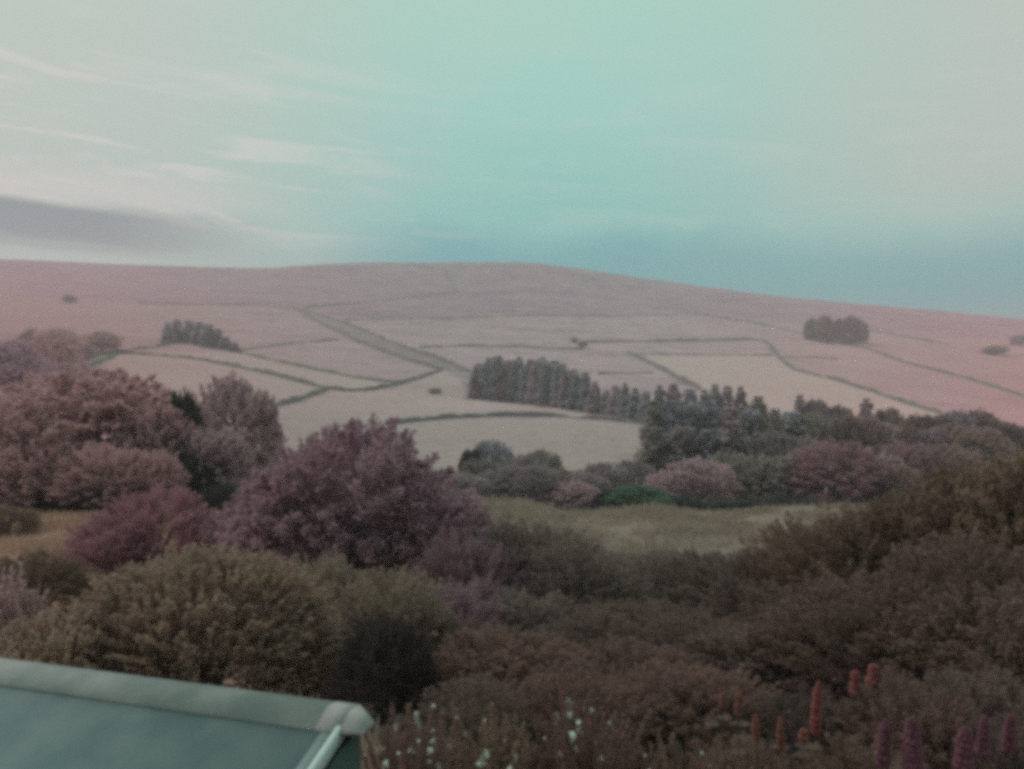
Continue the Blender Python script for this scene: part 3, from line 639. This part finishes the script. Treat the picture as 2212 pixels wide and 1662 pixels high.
# ------------------------------------------------------------------ middle distance, left
for u, Y, vt, wp, m, lb in [
  (205, 68, 768, 450, 'pinktree', 'huge pink-leaved tree filling the left side'),
  (40, 60, 860, 300, 'pinktree', 'pink tree at the left edge in front of the huge one'),
  (345, 64, 850, 170, 'pinktree', 'pink tree against the dark evergreen'),
  (505, 70, 786, 200, 'mauve', 'tall open mauve tree right of the dark evergreen'),
  (470, 64, 900, 150, 'mauve', 'smaller mauve tree in front of the tall open one'),
  (760, 27, 872, 400, 'purple', 'large purple tree in the centre left'),
  (640, 26.5, 985, 300, 'purple', 'purple tree on the left flank of the large one'),
  (930, 26, 1015, 300, 'purple', 'purple tree on the right flank of the large one'),
  (560, 29, 1035, 190, 'purple', 'small plum tree behind the olive dome bush')]:
    plant('mid', lb, 'tree', u, Y, vt, wp, m)
plant('mid', 'narrow dark green evergreen between the pink and mauve trees', 'evergreen', 396, 66, 822, 84, 'darkgreen', name='evergreen_tree')
for u, Y, vt, wp, m, lb in [
  (372, 63, 905, 60, 'darkgreen', 'dark ragged bush against the left side of the evergreen'),
  (425, 62, 945, 60, 'darkgreen', 'dark ragged bush against the right side of the evergreen'),
  (410, 63, 1000, 120, 'darkgreen', 'dark low evergreen bush under the narrow evergreen'),
  (478, 60, 1040, 70, 'darkgreen', 'small dark bush right of the evergreen foot'),
  (128, 56, 1050, 40, 'darkgreen', 'smallest dark bush at the edge of the orange meadow'),
  (185, 56, 1048, 55, 'darkgreen', 'second dark bush at the edge of the orange meadow'),
  (95, 57, 945, 190, 'pinktree', 'pink bush filling under the left-edge pink tree'),
  (235, 58, 950, 200, 'pinktree', 'pink bush under the middle of the huge pink tree'),
  (325, 59, 965, 130, 'pinktree', 'pink bush left of the low dark evergreen bush'),
  (0, 56, 955, 150, 'pinktree', 'pink bush cut by the left edge under the pink tree'),
  (5, 44, 1085, 120, 'olivedark', 'brown bush in the meadow cut by the left edge')]:
    plant('shrub', lb, 'bush', u, Y, vt, wp, m)
# ------------------------------------------------------------------ near shrubs
for u, Y, vt, wp, m, lb in [
  (320, 31, 1045, 250, 'magenta', 'deep magenta shrub behind the olive dome bush'),
  (250, 29, 1120, 150, 'magenta', 'lower magenta shrub at the meadow edge'),
  (70, 23, 1185, 220, 'olivedark', 'brown shrub at left behind the pale blossom bush'),
  (1010, 22, 1130, 230, 'dullpurple', 'reddish purple shrub below the purple trees'),
  (1120, 24, 1100, 240, 'greyshrub', 'grey shrub between the purple trees and the mound'),
  (1260, 22, 1168, 240, 'greyshrub', 'grey-brown shrub below the left of the mound'),
  (1420, 25, 1185, 240, 'greyshrub', 'grey-brown shrub below the middle of the mound'),
  (1580, 23, 1175, 260, 'greyshrub', 'grey-brown shrub below the right of the mound'),
  (1130, 17, 1270, 260, 'greyshrub', 'dull green shrub in the middle of the hollow'),
  (1400, 17, 1290, 300, 'brown', 'dark shrub in the middle of the hollow'),
  (1700, 18, 1190, 280, 'brown', 'dark brown shrub left of the great olive-brown tree'),
  (1850, 17, 1068, 360, 'olivedark', 'olive-brown shrub rising towards the great tree'),
  (2090, 15.5, 962, 330, 'olivedark', 'great olive-brown tree near the right edge'),
  (2230, 14.5, 902, 330, 'olivedark', 'tallest brown tree cut by the right edge'),
  (1965, 16.5, 1030, 280, 'olivedark', 'brown tree stepping down left of the great tree'),
  (1790, 22, 1120, 260, 'greyshrub', 'grey-brown shrub at the right foot of the mound'),
  (1350, 30, 1188, 260, 'greyshrub', 'far grey shrub nearest the mound, middle of three'),
  (1190, 33, 1140, 260, 'greyshrub', 'far grey shrub nearest the mound, left of three'),
  (1540, 30, 1185, 260, 'greyshrub', 'far grey shrub nearest the mound, right of three'),
  (1000, 17, 1240, 240, 'dullpurple', 'dull purple shrub under the right flank of the purple trees'),
  (1260, 14, 1320, 280, 'brown', 'dark brown shrub in the hollow, left of centre'),
  (1500, 14, 1330, 300, 'brown', 'dark brown shrub in the hollow, right of centre'),
  (1770, 13.5, 1240, 300, 'brown', 'dark shrub in front of the rising olive-brown one'),
  (2060, 12.8, 1125, 420, 'bank', 'brown shrub in front of the great tree'),
  (700, 16, 1180, 260, 'olivegrey', 'olive-grey shrub behind the crest of the dome bush'),
  (990, 13, 1330, 240, 'brown', 'dark shrub between the dome bush and the red-brown shrub'),
  (1500, 9.5, 1430, 320, 'redbrown', 'reddish low shrub left of the flower spikes'),
  (1260, 9, 1440, 300, 'redbrown', 'reddish low shrub above the column of white flowers'),
  (1010, 8.5, 1450, 300, 'brown', 'dark low shrub above the bottom-edge white flowers'),
  (2120, 8.8, 1430, 300, 'brown', 'dark shrub behind the right-hand magenta spikes'),
  (1640, 12.5, 1340, 320, 'brown', 'dark low shrub behind the flower spikes'),
  (1920, 12, 1225, 430, 'bank', 'dark brown shrub under the great tree'),
  (2160, 10.8, 1255, 420, 'bank', 'brown shrub at the right edge behind the spikes'),
  (820, 13.5, 1208, 290, 'olivegrey', 'grey-olive shrub beside the dome bush'),
  (840, 10.8, 1300, 190, 'deep', 'dark shrub with painted shade beside the dome bush'),
  (1110, 11.5, 1350, 330, 'redbrown', 'red-brown shrub behind the white flowers'),
  (1360, 11, 1390, 340, 'redbrown', 'reddish shrub behind the right-hand white flowers'),
  (1960, 8.2, 1440, 300, 'redbrown', 'red-brown plant behind the magenta spikes'),
  (1760, 8.6, 1480, 260, 'brown', 'dark low plant behind the tall red spike'),
  (2190, 7.4, 1520, 240, 'brown', 'dark plant in the bottom right corner'),
  (1620, 7.0, 1560, 260, 'olivedark', 'low olive plant around the orange spikes'),
  (1880, 6.6, 1590, 330, 'olivedark', 'low leafy plant along the bottom right')]:
    plant('mid' if lb.startswith(('great', 'tallest', 'brown tree')) else 'shrub', lb, 'tree' if 'tree' in lb and 'towards' not in lb and 'left of' not in lb and 'under' not in lb and 'shrub' not in lb.split(' ')[:5] else 'shrub', u, Y, vt, wp, m)
# dome bush
x, y, z = at_depth(425, 11.5); Hd = -(1158-CV)/F*11.5-z; Wd = 690/F*11.5
dome = thing('dome_bush', 'large olive dome-shaped bush behind the shed roof', 'bush', (x, y, z-.05), None, .4, (Wd, Wd*.9, Hd/1.0))
obj('foliage', plume_crown('foliage', 5, 1900, 68, .0160, .2, -.2, .022, .15, .040, .5, .5, .50, .86, 60, .04), dome, mat=FM['olive']); obj('stem_cluster', STEMS[0], dome)
x, y, z = at_depth(110, 10.2); d2 = thing('dome_bush', 'lower left shoulder bush of olive leaves above the shed roof', 'bush', (x, y, z-.05), None, 1.4, (2.4, 2.0, (-(1330-CV)/F*10.2-z)/.92))
obj('foliage', plume_crown('foliage', 6, 700, 72, .022, .2, -.2, .028, .14, .04, .5, .5, .7, .86, 40, .06), d2, mat=FM['olive']); obj('stem_cluster', STEMS[1], d2)
x, y, z = at_depth(35, 14); d3 = thing('blossom_bush', 'pale pink blossom bush at the left edge', 'bush', (x, y, z-.05), None, .9, (1.3, 1.1, (-(1250-CV)/F*14-z)/.92))
obj('foliage', plume_crown('foliage', 8, 160, 120, .035, .2, -.2, .045, .2, .1, .6, .6), d3, mat=FM['blossom']); obj('stem_cluster', STEMS[0], d3)

# ------------------------------------------------------------------ white-flowered bushes
petal = plain_mat('white_petal', L(.46, .53, .46), L(.58, .64, .56), 30, .7)
def flower_mesh(seed):
    g = random.Random(seed); G = Geo()
    for i in range(9):
        a = i*2.4; r = .028*math.sqrt(i/9); cx, cy_, cz = r*math.cos(a), r*math.sin(a), .012-.2*r+g.uniform(-.004, .004)
        for k in range(5):
            b = k*1.2566+g.random(); e = .013; n_ = np.array([math.cos(b), math.sin(b), .35]); s_ = np.array([-math.sin(b), math.cos(b), 0])
            c0 = np.array([cx, cy_, cz]); G.add([c0, c0+n_*e*.6+s_*e*.4, c0+n_*e*1.1, c0+n_*e*.6-s_*e*.4], [[0, 1, 2, 3]])
        G.tube([(0, 0, -.05), (cx*.6, cy_*.6, -.02), (cx, cy_, cz)], [.0015, .0012, .001], 3)
    return G.mesh('flower_head', petal)
FL = [flower_mesh(s) for s in range(3)]
def flower_bush(label, u, Y, vt, wp, spots, mat, seed):
    x, y, z = at_depth(u, Y); H = -(vt-CV)/F*Y-z; W = wp/F*Y
    t = thing('flowering_bush', label, 'bush', (x, y, z-.05), 'white-flowered bushes')
    me = plume_crown('foliage', seed, 170, 170, .022, .26, -.15, .045, .28, .12, .7, .5)
    co = np.empty(len(me.vertices)*3, np.float32); me.vertices.foreach_get('co', co); co = co.reshape(-1, 3)*np.array([W, W*.9, H], np.float32)
    me.vertices.foreach_set('co', co.ravel()); obj('foliage', me, t, mat=FM[mat])
    sm = stems_mesh('stem_cluster', seed); s2 = np.empty(len(sm.vertices)*3, np.float32); sm.vertices.foreach_get('co', s2)
    sm.vertices.foreach_set('co', (s2.reshape(-1, 3)*np.array([W, W, H], np.float32)).ravel()); obj('stem_cluster', sm, t)
    g = random.Random(seed)
    for (fu, fv, sz) in spots:
        fu += g.uniform(-9, 9); fv += g.uniform(-6, 6)
        # the foremost leaf under that flower carries it
        wx, wy, wz = co[:, 0]+x, co[:, 1]+y, co[:, 2]+z-.05
        du = CU+wx/wy*F-fu; dvv = CV-wz/wy*F-fv; k = np.where(du*du+dvv*dvv < 18**2)[0]
        if len(k) == 0: continue
        b = k[np.argmin(wy[k])]; p = co[b]
        o = obj('flower_head', FL[g.randrange(3)], t, (float(p[0]), float(p[1])-.06, float(p[2])+.03))
        o.rotation_euler = (g.uniform(.3, .9), g.uniform(-.4, .4), g.uniform(0, 6)); o.scale = (sz*.85,)*3
    return t
fl1 = [(893, 1531, .8), (905, 1545, 1.1), (893, 1558, 1.0), (880, 1562, .9), (910, 1562, .7), (957, 1530, .6), (950, 1565, .5), (932, 1608, .9), (915, 1584, .5), (836, 1610, .5), (820, 1632, .7), (808, 1625, .4), (826, 1650, 1.0), (812, 1655, .7), (925, 1632, 1.0), (940, 1628, .9), (936, 1648, 1.1), (890, 1642, .9), (905, 1646, .7), (870, 1640, .5), (960, 1600, .6)]
fl2 = [(1036, 1630, 1.2), (1046, 1622, 1.3), (1030, 1640, .9), (1100, 1640, .7), (1112, 1653, .9), (1080, 1520, .35), (1010, 1545, .35), (1060, 1570, .4), (1120, 1562, .4), (1090, 1600, .3), (985, 1575, .35)]
fl3 = [(1215, 1508, .9), (1226, 1517, 1.0), (1210, 1530, .9), (1222, 1535, 1.0), (1235, 1533, .8), (1270, 1518, .9), (1252, 1548, .8), (1266, 1543, .6), (1256, 1568, 1.0), (1290, 1565, .6), (1258, 1588, 1.1), (1264, 1596, 1.0), (1262, 1610, .8), (1230, 1622, .8), (1310, 1640, .7), (1285, 1608, .4), (1195, 1560, .4), (1175, 1580, .4)]
flower_bush('bush with many white flowers beside the end of the shed roof', 900, 6.6, 1505, 300, fl1, 'redbrown', 61)
flower_bush('bush with a few white flowers in the middle of the bottom edge', 1070, 6.8, 1495, 300, fl2, 'olivedark', 62)
flower_bush('bush with a column of white flowers right of the middle', 1270, 7.0, 1480, 330, fl3, 'redbrown', 63)
flower_bush('low bush with sparse dull white flowers left of the spikes', 1470, 6.8, 1540, 300, [(1508, 1614, .6), (1520, 1610, .5), (1375, 1640, .4), (1395, 1655, .5), (1552, 1655, .4)], 'olivedark', 64)

# ------------------------------------------------------------------ flower spikes
spk = {'orange': plain_mat('orange_red_petal', L(.16, .062, .05), L(.215, .085, .068), 25, .7),
       'red': plain_mat('red_petal', L(.19, .052, .055), L(.25, .08, .075), 25, .7),
       'magenta': plain_mat('magenta_petal', L(.105, .04, .062), L(.15, .058, .08), 25, .7)}
stalk = plain_mat('stalk', L(.060, .046, .036), L(.10, .07, .055), 20, .8)
def spike_plant(label, u, vt, vb, wpx, Y, mat, seed, lean=0.0):
    g = random.Random(seed); x, y, z = at_depth(u, Y)
    ztop = -(vt-CV)/F*Y-z; zbot = -(vb-CV)/F*Y-z; rad = wpx/F*Y*.5
    t = thing('flower_spike_plant', label, 'flower', (x-lean*ztop, y, z), 'flower spikes')
    px = lambda q: np.array([lean*q, .04*math.sin(q*2), q])
    G = Geo(); qs = np.linspace(-.05, ztop, 8); G.tube([px(q) for q in qs], list(np.linspace(.011, .004, 8)), 6); obj('stalk', G.mesh('stalk', stalk, True), t)
    G = Geo(); nW = max(8, int((ztop-zbot)/.022))
    for i in range(nW):
        f = i/(nW-1); q = zbot+(ztop-zbot)*f; rr = rad*1.12*(1-.30*f-.40*max(0, f-.8)/.2)*g.uniform(.8, 1.15); c = px(q); m = 8
        for j in range(m):
            a = 2*math.pi*(j+.5*(i % 2))/m+g.uniform(-.15, .15); d = np.array([math.cos(a), math.sin(a), .45]); s = np.array([-math.sin(a), math.cos(a), 0]); up = np.array([0, 0, 1.])
            b0 = c+d*rr*.15; w_ = rr*.42; tip = c+d*rr*g.uniform(.85, 1.1); md = c+d*rr*.65
            G.add([b0, md+s*w_, tip+up*w_*.3, md-s*w_, md+up*w_*1.0, md-up*w_*.5], None, [[0, 1, 4], [1, 2, 4], [2, 3, 4], [3, 0, 4], [0, 5, 1], [1, 5, 2], [2, 5, 3], [3, 5, 0]])
    obj('flower_spike', G.mesh('flower_spike', spk[mat]), t)
    for i in range(7):                                        # fan leaves on long stalks
        a = i*2.4+g.random(); q = zbot*g.uniform(.3, .85); b = px(q); ln = g.uniform(.14, .26)
        e = b+np.array([math.cos(a)*ln, math.sin(a)*ln, ln*.5]); G = Geo(); G.tube([b, (b+e)/2+np.array([0, 0, .02]), e], [.004, .003, .002], 4)
        for k in range(9):
            h = k/9*2*math.pi; d = np.array([math.cos(h), math.sin(h), .12]); s = np.array([-math.sin(h), math.cos(h), 0]); l2 = .085
            G.add([e, e+d*l2*.6+s*.013, e+d*l2, e+d*l2*.6-s*.013], [[0, 1, 2, 3]])
        obj('leaf', G.mesh('leaf', stalk), t)
for i, (lb, u, vt, vb, wp, Y, m, ln) in enumerate([
  ('tall red flower spike standing clear in the middle of the group', 1768, 1474, 1590, 25, 7.0, 'red', .04),
  ('short orange spike, leftmost of the flower spikes', 1563, 1498, 1530, 18, 7.2, 'orange', 0),
  ('orange-red spike second from the left', 1598, 1496, 1548, 20, 7.2, 'orange', .02),
  ('low orange-red spike left of the dark gap', 1632, 1546, 1604, 20, 6.6, 'orange', -.05),
  ('low orange-red spike just right of the dark gap', 1686, 1551, 1625, 21, 6.6, 'orange', -.04),
  ('stubby orange tip at the foot of the tall red spike', 1738, 1578, 1610, 24, 6.5, 'orange', 0),
  ('dull red spike behind and right of the tall red spike', 1851, 1452, 1510, 26, 8.4, 'red', .02),
  ('dull red spike at the back, upper right of the tall one', 1890, 1440, 1495, 34, 8.6, 'red', 0),
  ('dim plum spike left of the wide magenta one', 1912, 1556, 1660, 34, 6.2, 'magenta', .02),
  ('wide bright magenta spike at the bottom right', 1968, 1554, 1675, 46, 6.1, 'magenta', -.06),
  ('dim magenta spike right of the wide bright one', 2086, 1574, 1675, 44, 6.1, 'magenta', .02),
  ('dim magenta spike second from the right edge', 2128, 1548, 1640, 30, 6.4, 'magenta', .03),
  ('dim red-magenta spike nearest the right edge', 2184, 1544, 1630, 30, 6.4, 'magenta', .02)]):
    spike_plant(lb, u, vt, vb, wp, Y, m, 200+i, ln)

# ------------------------------------------------------------------ meadow grass
def grass(name, n, ur, Yr, hr, mat, label, seed, dens=None):
    g = np.random.default_rng(seed); u = g.uniform(*ur, n); Y = np.exp(g.uniform(math.log(Yr[0]), math.log(Yr[1]), n)); x = (u-CU)/F*Y
    k = fbm(x/4, Y/4, seed)+g.random(n)*.5 > .18; x, Y = x[k], Y[k]; n = len(x); z = terrain(x, Y)-.03
    a = g.random(n)*6.28; h = g.uniform(*hr, n)*(.6+.8*(vnoise(x/3, Y/3, seed+4)+.5)); wdt = h*.16
    bend = rdir(n, g)*h[:, None]*.35; P = np.stack([x, Y, z], 1); s = np.stack([np.cos(a), np.sin(a), 0*a], 1)*wdt[:, None]
    V = np.stack([P-s, P+s, P+bend+np.array([0, 0, 1.])*h[:, None]], 1).reshape(-1, 3)
    o = obj(name, mesh_np(name, V, np.arange(3*n).reshape(n, 3), {'rnd': np.repeat(g.random(n), 3)}, mat)); o['kind'] = 'stuff'; o['label'] = label; return o
FM['hay'] = foliage_mat('meadow_grass', L(.32, .26, .22), L(.39, .315, .26), .3)
FM['hayw'] = foliage_mat('orange_meadow_grass', L(.39, .255, .20), L(.49, .335, .265), .3)
grass('meadow_grass', 60000, (950, 2000), (38, 84), (.18, .5), FM['hay'], 'rough pale meadow grass on the mound', 5)
grass('meadow_grass', 36000, (-250, 620), (26, 66), (.15, .45), FM['hayw'], 'rough orange meadow grass below the pink trees', 6)
grass('meadow_grass', 20000, (-200, 2400), (5, 26), (.12, .4), FM['hay'], 'long garden grass between the shrubs', 7)

# ------------------------------------------------------------------ shed roof
def roughmetal():
    m, t, out = new_mat('roof_sheet'); co = N(t, 'ShaderNodeTexCoord'); n = noise(t, co.outputs['Object'], 3.0, 5, .6); n2 = noise(t, co.outputs['Object'], 60, 2)
    b = N(t, 'ShaderNodeBsdfPrincipled'); link(t, mixc(t, sstep(t, n, .3, .7), L(.11, .175, .185), L(.165, .22, .22)), b.inputs['Base Color'])
    r = mth(t, 'MULTIPLY_ADD', n, .25); r.node.inputs[2].default_value = .38; link(t, r, b.inputs['Roughness']); b.inputs['Specular IOR Level'].default_value = .45
    bp = N(t, 'ShaderNodeBump'); bp.inputs['Strength'].default_value = .15; bp.inputs['Distance'].default_value = .004; link(t, n2, bp.inputs['Height']); link(t, bp.outputs[0], b.inputs['Normal'])
    link(t, b.outputs[0], out.inputs[0]); return m
roofm = roughmetal(); capm = plain_mat('roof_capping', L(.20, .235, .23), L(.30, .32, .305), 3.5, .8, .3)
endm = plain_mat('capping_end', L(.23, .25, .24), L(.32, .335, .32), 6, .8, .4); stripm = plain_mat('verge_strip', L(.40, .53, .52), L(.48, .60, .59), 5, .5)
gablem = plain_mat('gable_board', L(.030, .058, .050), L(.046, .078, .068), 3, .7)
R0 = np.array([-.875, 4.6, -1.80]); Lv = np.array([-.951, .31, 0]); Dv = np.array([-.31, -.951, 0]); Zv = np.array([0, 0, 1.])
shed = thing('shed', 'lean-to shed with smooth teal roof and pale capping', 'shed', tuple(R0*[1, 1, 0]+[0, 0, -4.0]))
SO = -np.array([R0[0], R0[1], -4.0])
def P(l, d, h): return R0+Lv*l+Dv*d+Zv*h+SO       # along ridge, down the slope (horizontal), height
SL = .365; RL = 5.2; RD = 1.75
def solid(name, A, B, mat, parent):
    G = Geo(); G.prism(A, B); return obj(name, G.mesh(name, mat), parent)
def slope_box(l0, l1, d0, d1, h0, h1): 
    A = [P(l0, d0, h0-SL*d0), P(l0, d1, h0-SL*d1), P(l0, d1, h1-SL*d1), P(l0, d0, h1-SL*d0)]
    B = [P(l1, d0, h0-SL*d0), P(l1, d1, h0-SL*d1), P(l1, d1, h1-SL*d1), P(l1, d0, h1-SL*d0)]; return A, B
rp = solid('roof_sheet', *slope_box(.03, RL, .06, RD, -.05, 0.0), roofm, shed)
solid('verge_strip', *slope_box(-.005, .028, .08, RD, -.06, .022), stripm, shed)
solid('verge_flashing', *slope_box(.029, .10, .08, RD, .001, .006), plain_mat('flashing', L(.15, .22, .22), L(.19, .26, .26), 5, .45), shed)
prof = [(.128, -.056), (.130, -.034), (.008, .038), (-.008, .039), (-.10, .030), (-.11, -.056)]
prof2 = [(d, h+.0015) for d, h in prof]; prof3 = [(d*.55, -.056+(h+.056)*.30) for d, h in prof]
solid('ridge_capping', [P(.141, d, h) for d, h in prof], [P(RL+.05, d, h) for d, h in prof], capm, shed)
solid('capping_end', [P(.0, d, h) for d, h in prof2], [P(.14, d, h) for d, h in prof2], endm, shed)
solid('capping_tip', [P(-.115, d, h) for d, h in prof3], [P(-.002, d, h) for d, h in prof2], endm, shed)
zg = -4.2-R0[2]
solid('gable_wall', [P(-.02, -.08, zg), P(-.02, RD-.05, zg), P(-.02, RD-.05, -.07-SL*(RD-.05)), P(-.02, .13, -.075-.05), P(-.02, -.08, -.075)],
      [P(-.006, -.08, zg), P(-.006, RD-.05, zg), P(-.006, RD-.05, -.07-SL*(RD-.05)), P(-.006, .13, -.075-.05), P(-.006, -.08, -.075)], gablem, shed)
solid('back_wall', [P(.036, -.08, zg), P(.036, -.02, zg), P(.036, -.02, -.075), P(.036, -.08, -.075)], [P(RL, -.08, zg), P(RL, -.02, zg), P(RL, -.02, -.075), P(RL, -.08, -.075)], gablem, shed)
solid('front_wall', [P(.036, RD-.14, zg), P(.036, RD-.08, zg), P(.036, RD-.08, -.09-SL*(RD-.1)), P(.036, RD-.14, -.09-SL*(RD-.1))], [P(RL, RD-.14, zg), P(RL, RD-.08, zg), P(RL, RD-.08, -.09-SL*(RD-.1)), P(RL, RD-.14, -.09-SL*(RD-.1))], gablem, shed)

# ------------------------------------------------------------------ haze over the valley
hm = bpy.data.materials.new('valley_haze'); hm.use_nodes = True; ht = hm.node_tree; ht.nodes.clear()
ho = N(ht, 'ShaderNodeOutputMaterial'); pv_ = N(ht, 'ShaderNodeVolumePrincipled'); pv_.inputs['Color'].default_value = (.86, .82, .84, 1); pv_.inputs['Density'].default_value = .0004; pv_.inputs['Anisotropy'].default_value = .2
link(ht, pv_.outputs[0], ho.inputs['Volume'])
zlo, zhi, S = float(gz.min())-1, float(gz.max())+4, 3300
A = [(-S, -S, zlo), (S, -S, zlo), (S, S, zlo), (-S, S, zlo)]; B = [(a, b, zhi) for a, b, _ in A]
G = Geo(); G.prism([np.array(p) for p in A], [np.array(p) for p in B]); hz = obj('haze', G.mesh('haze', hm)); hz['kind'] = 'stuff'; hz['label'] = 'thin pale haze over the valley'
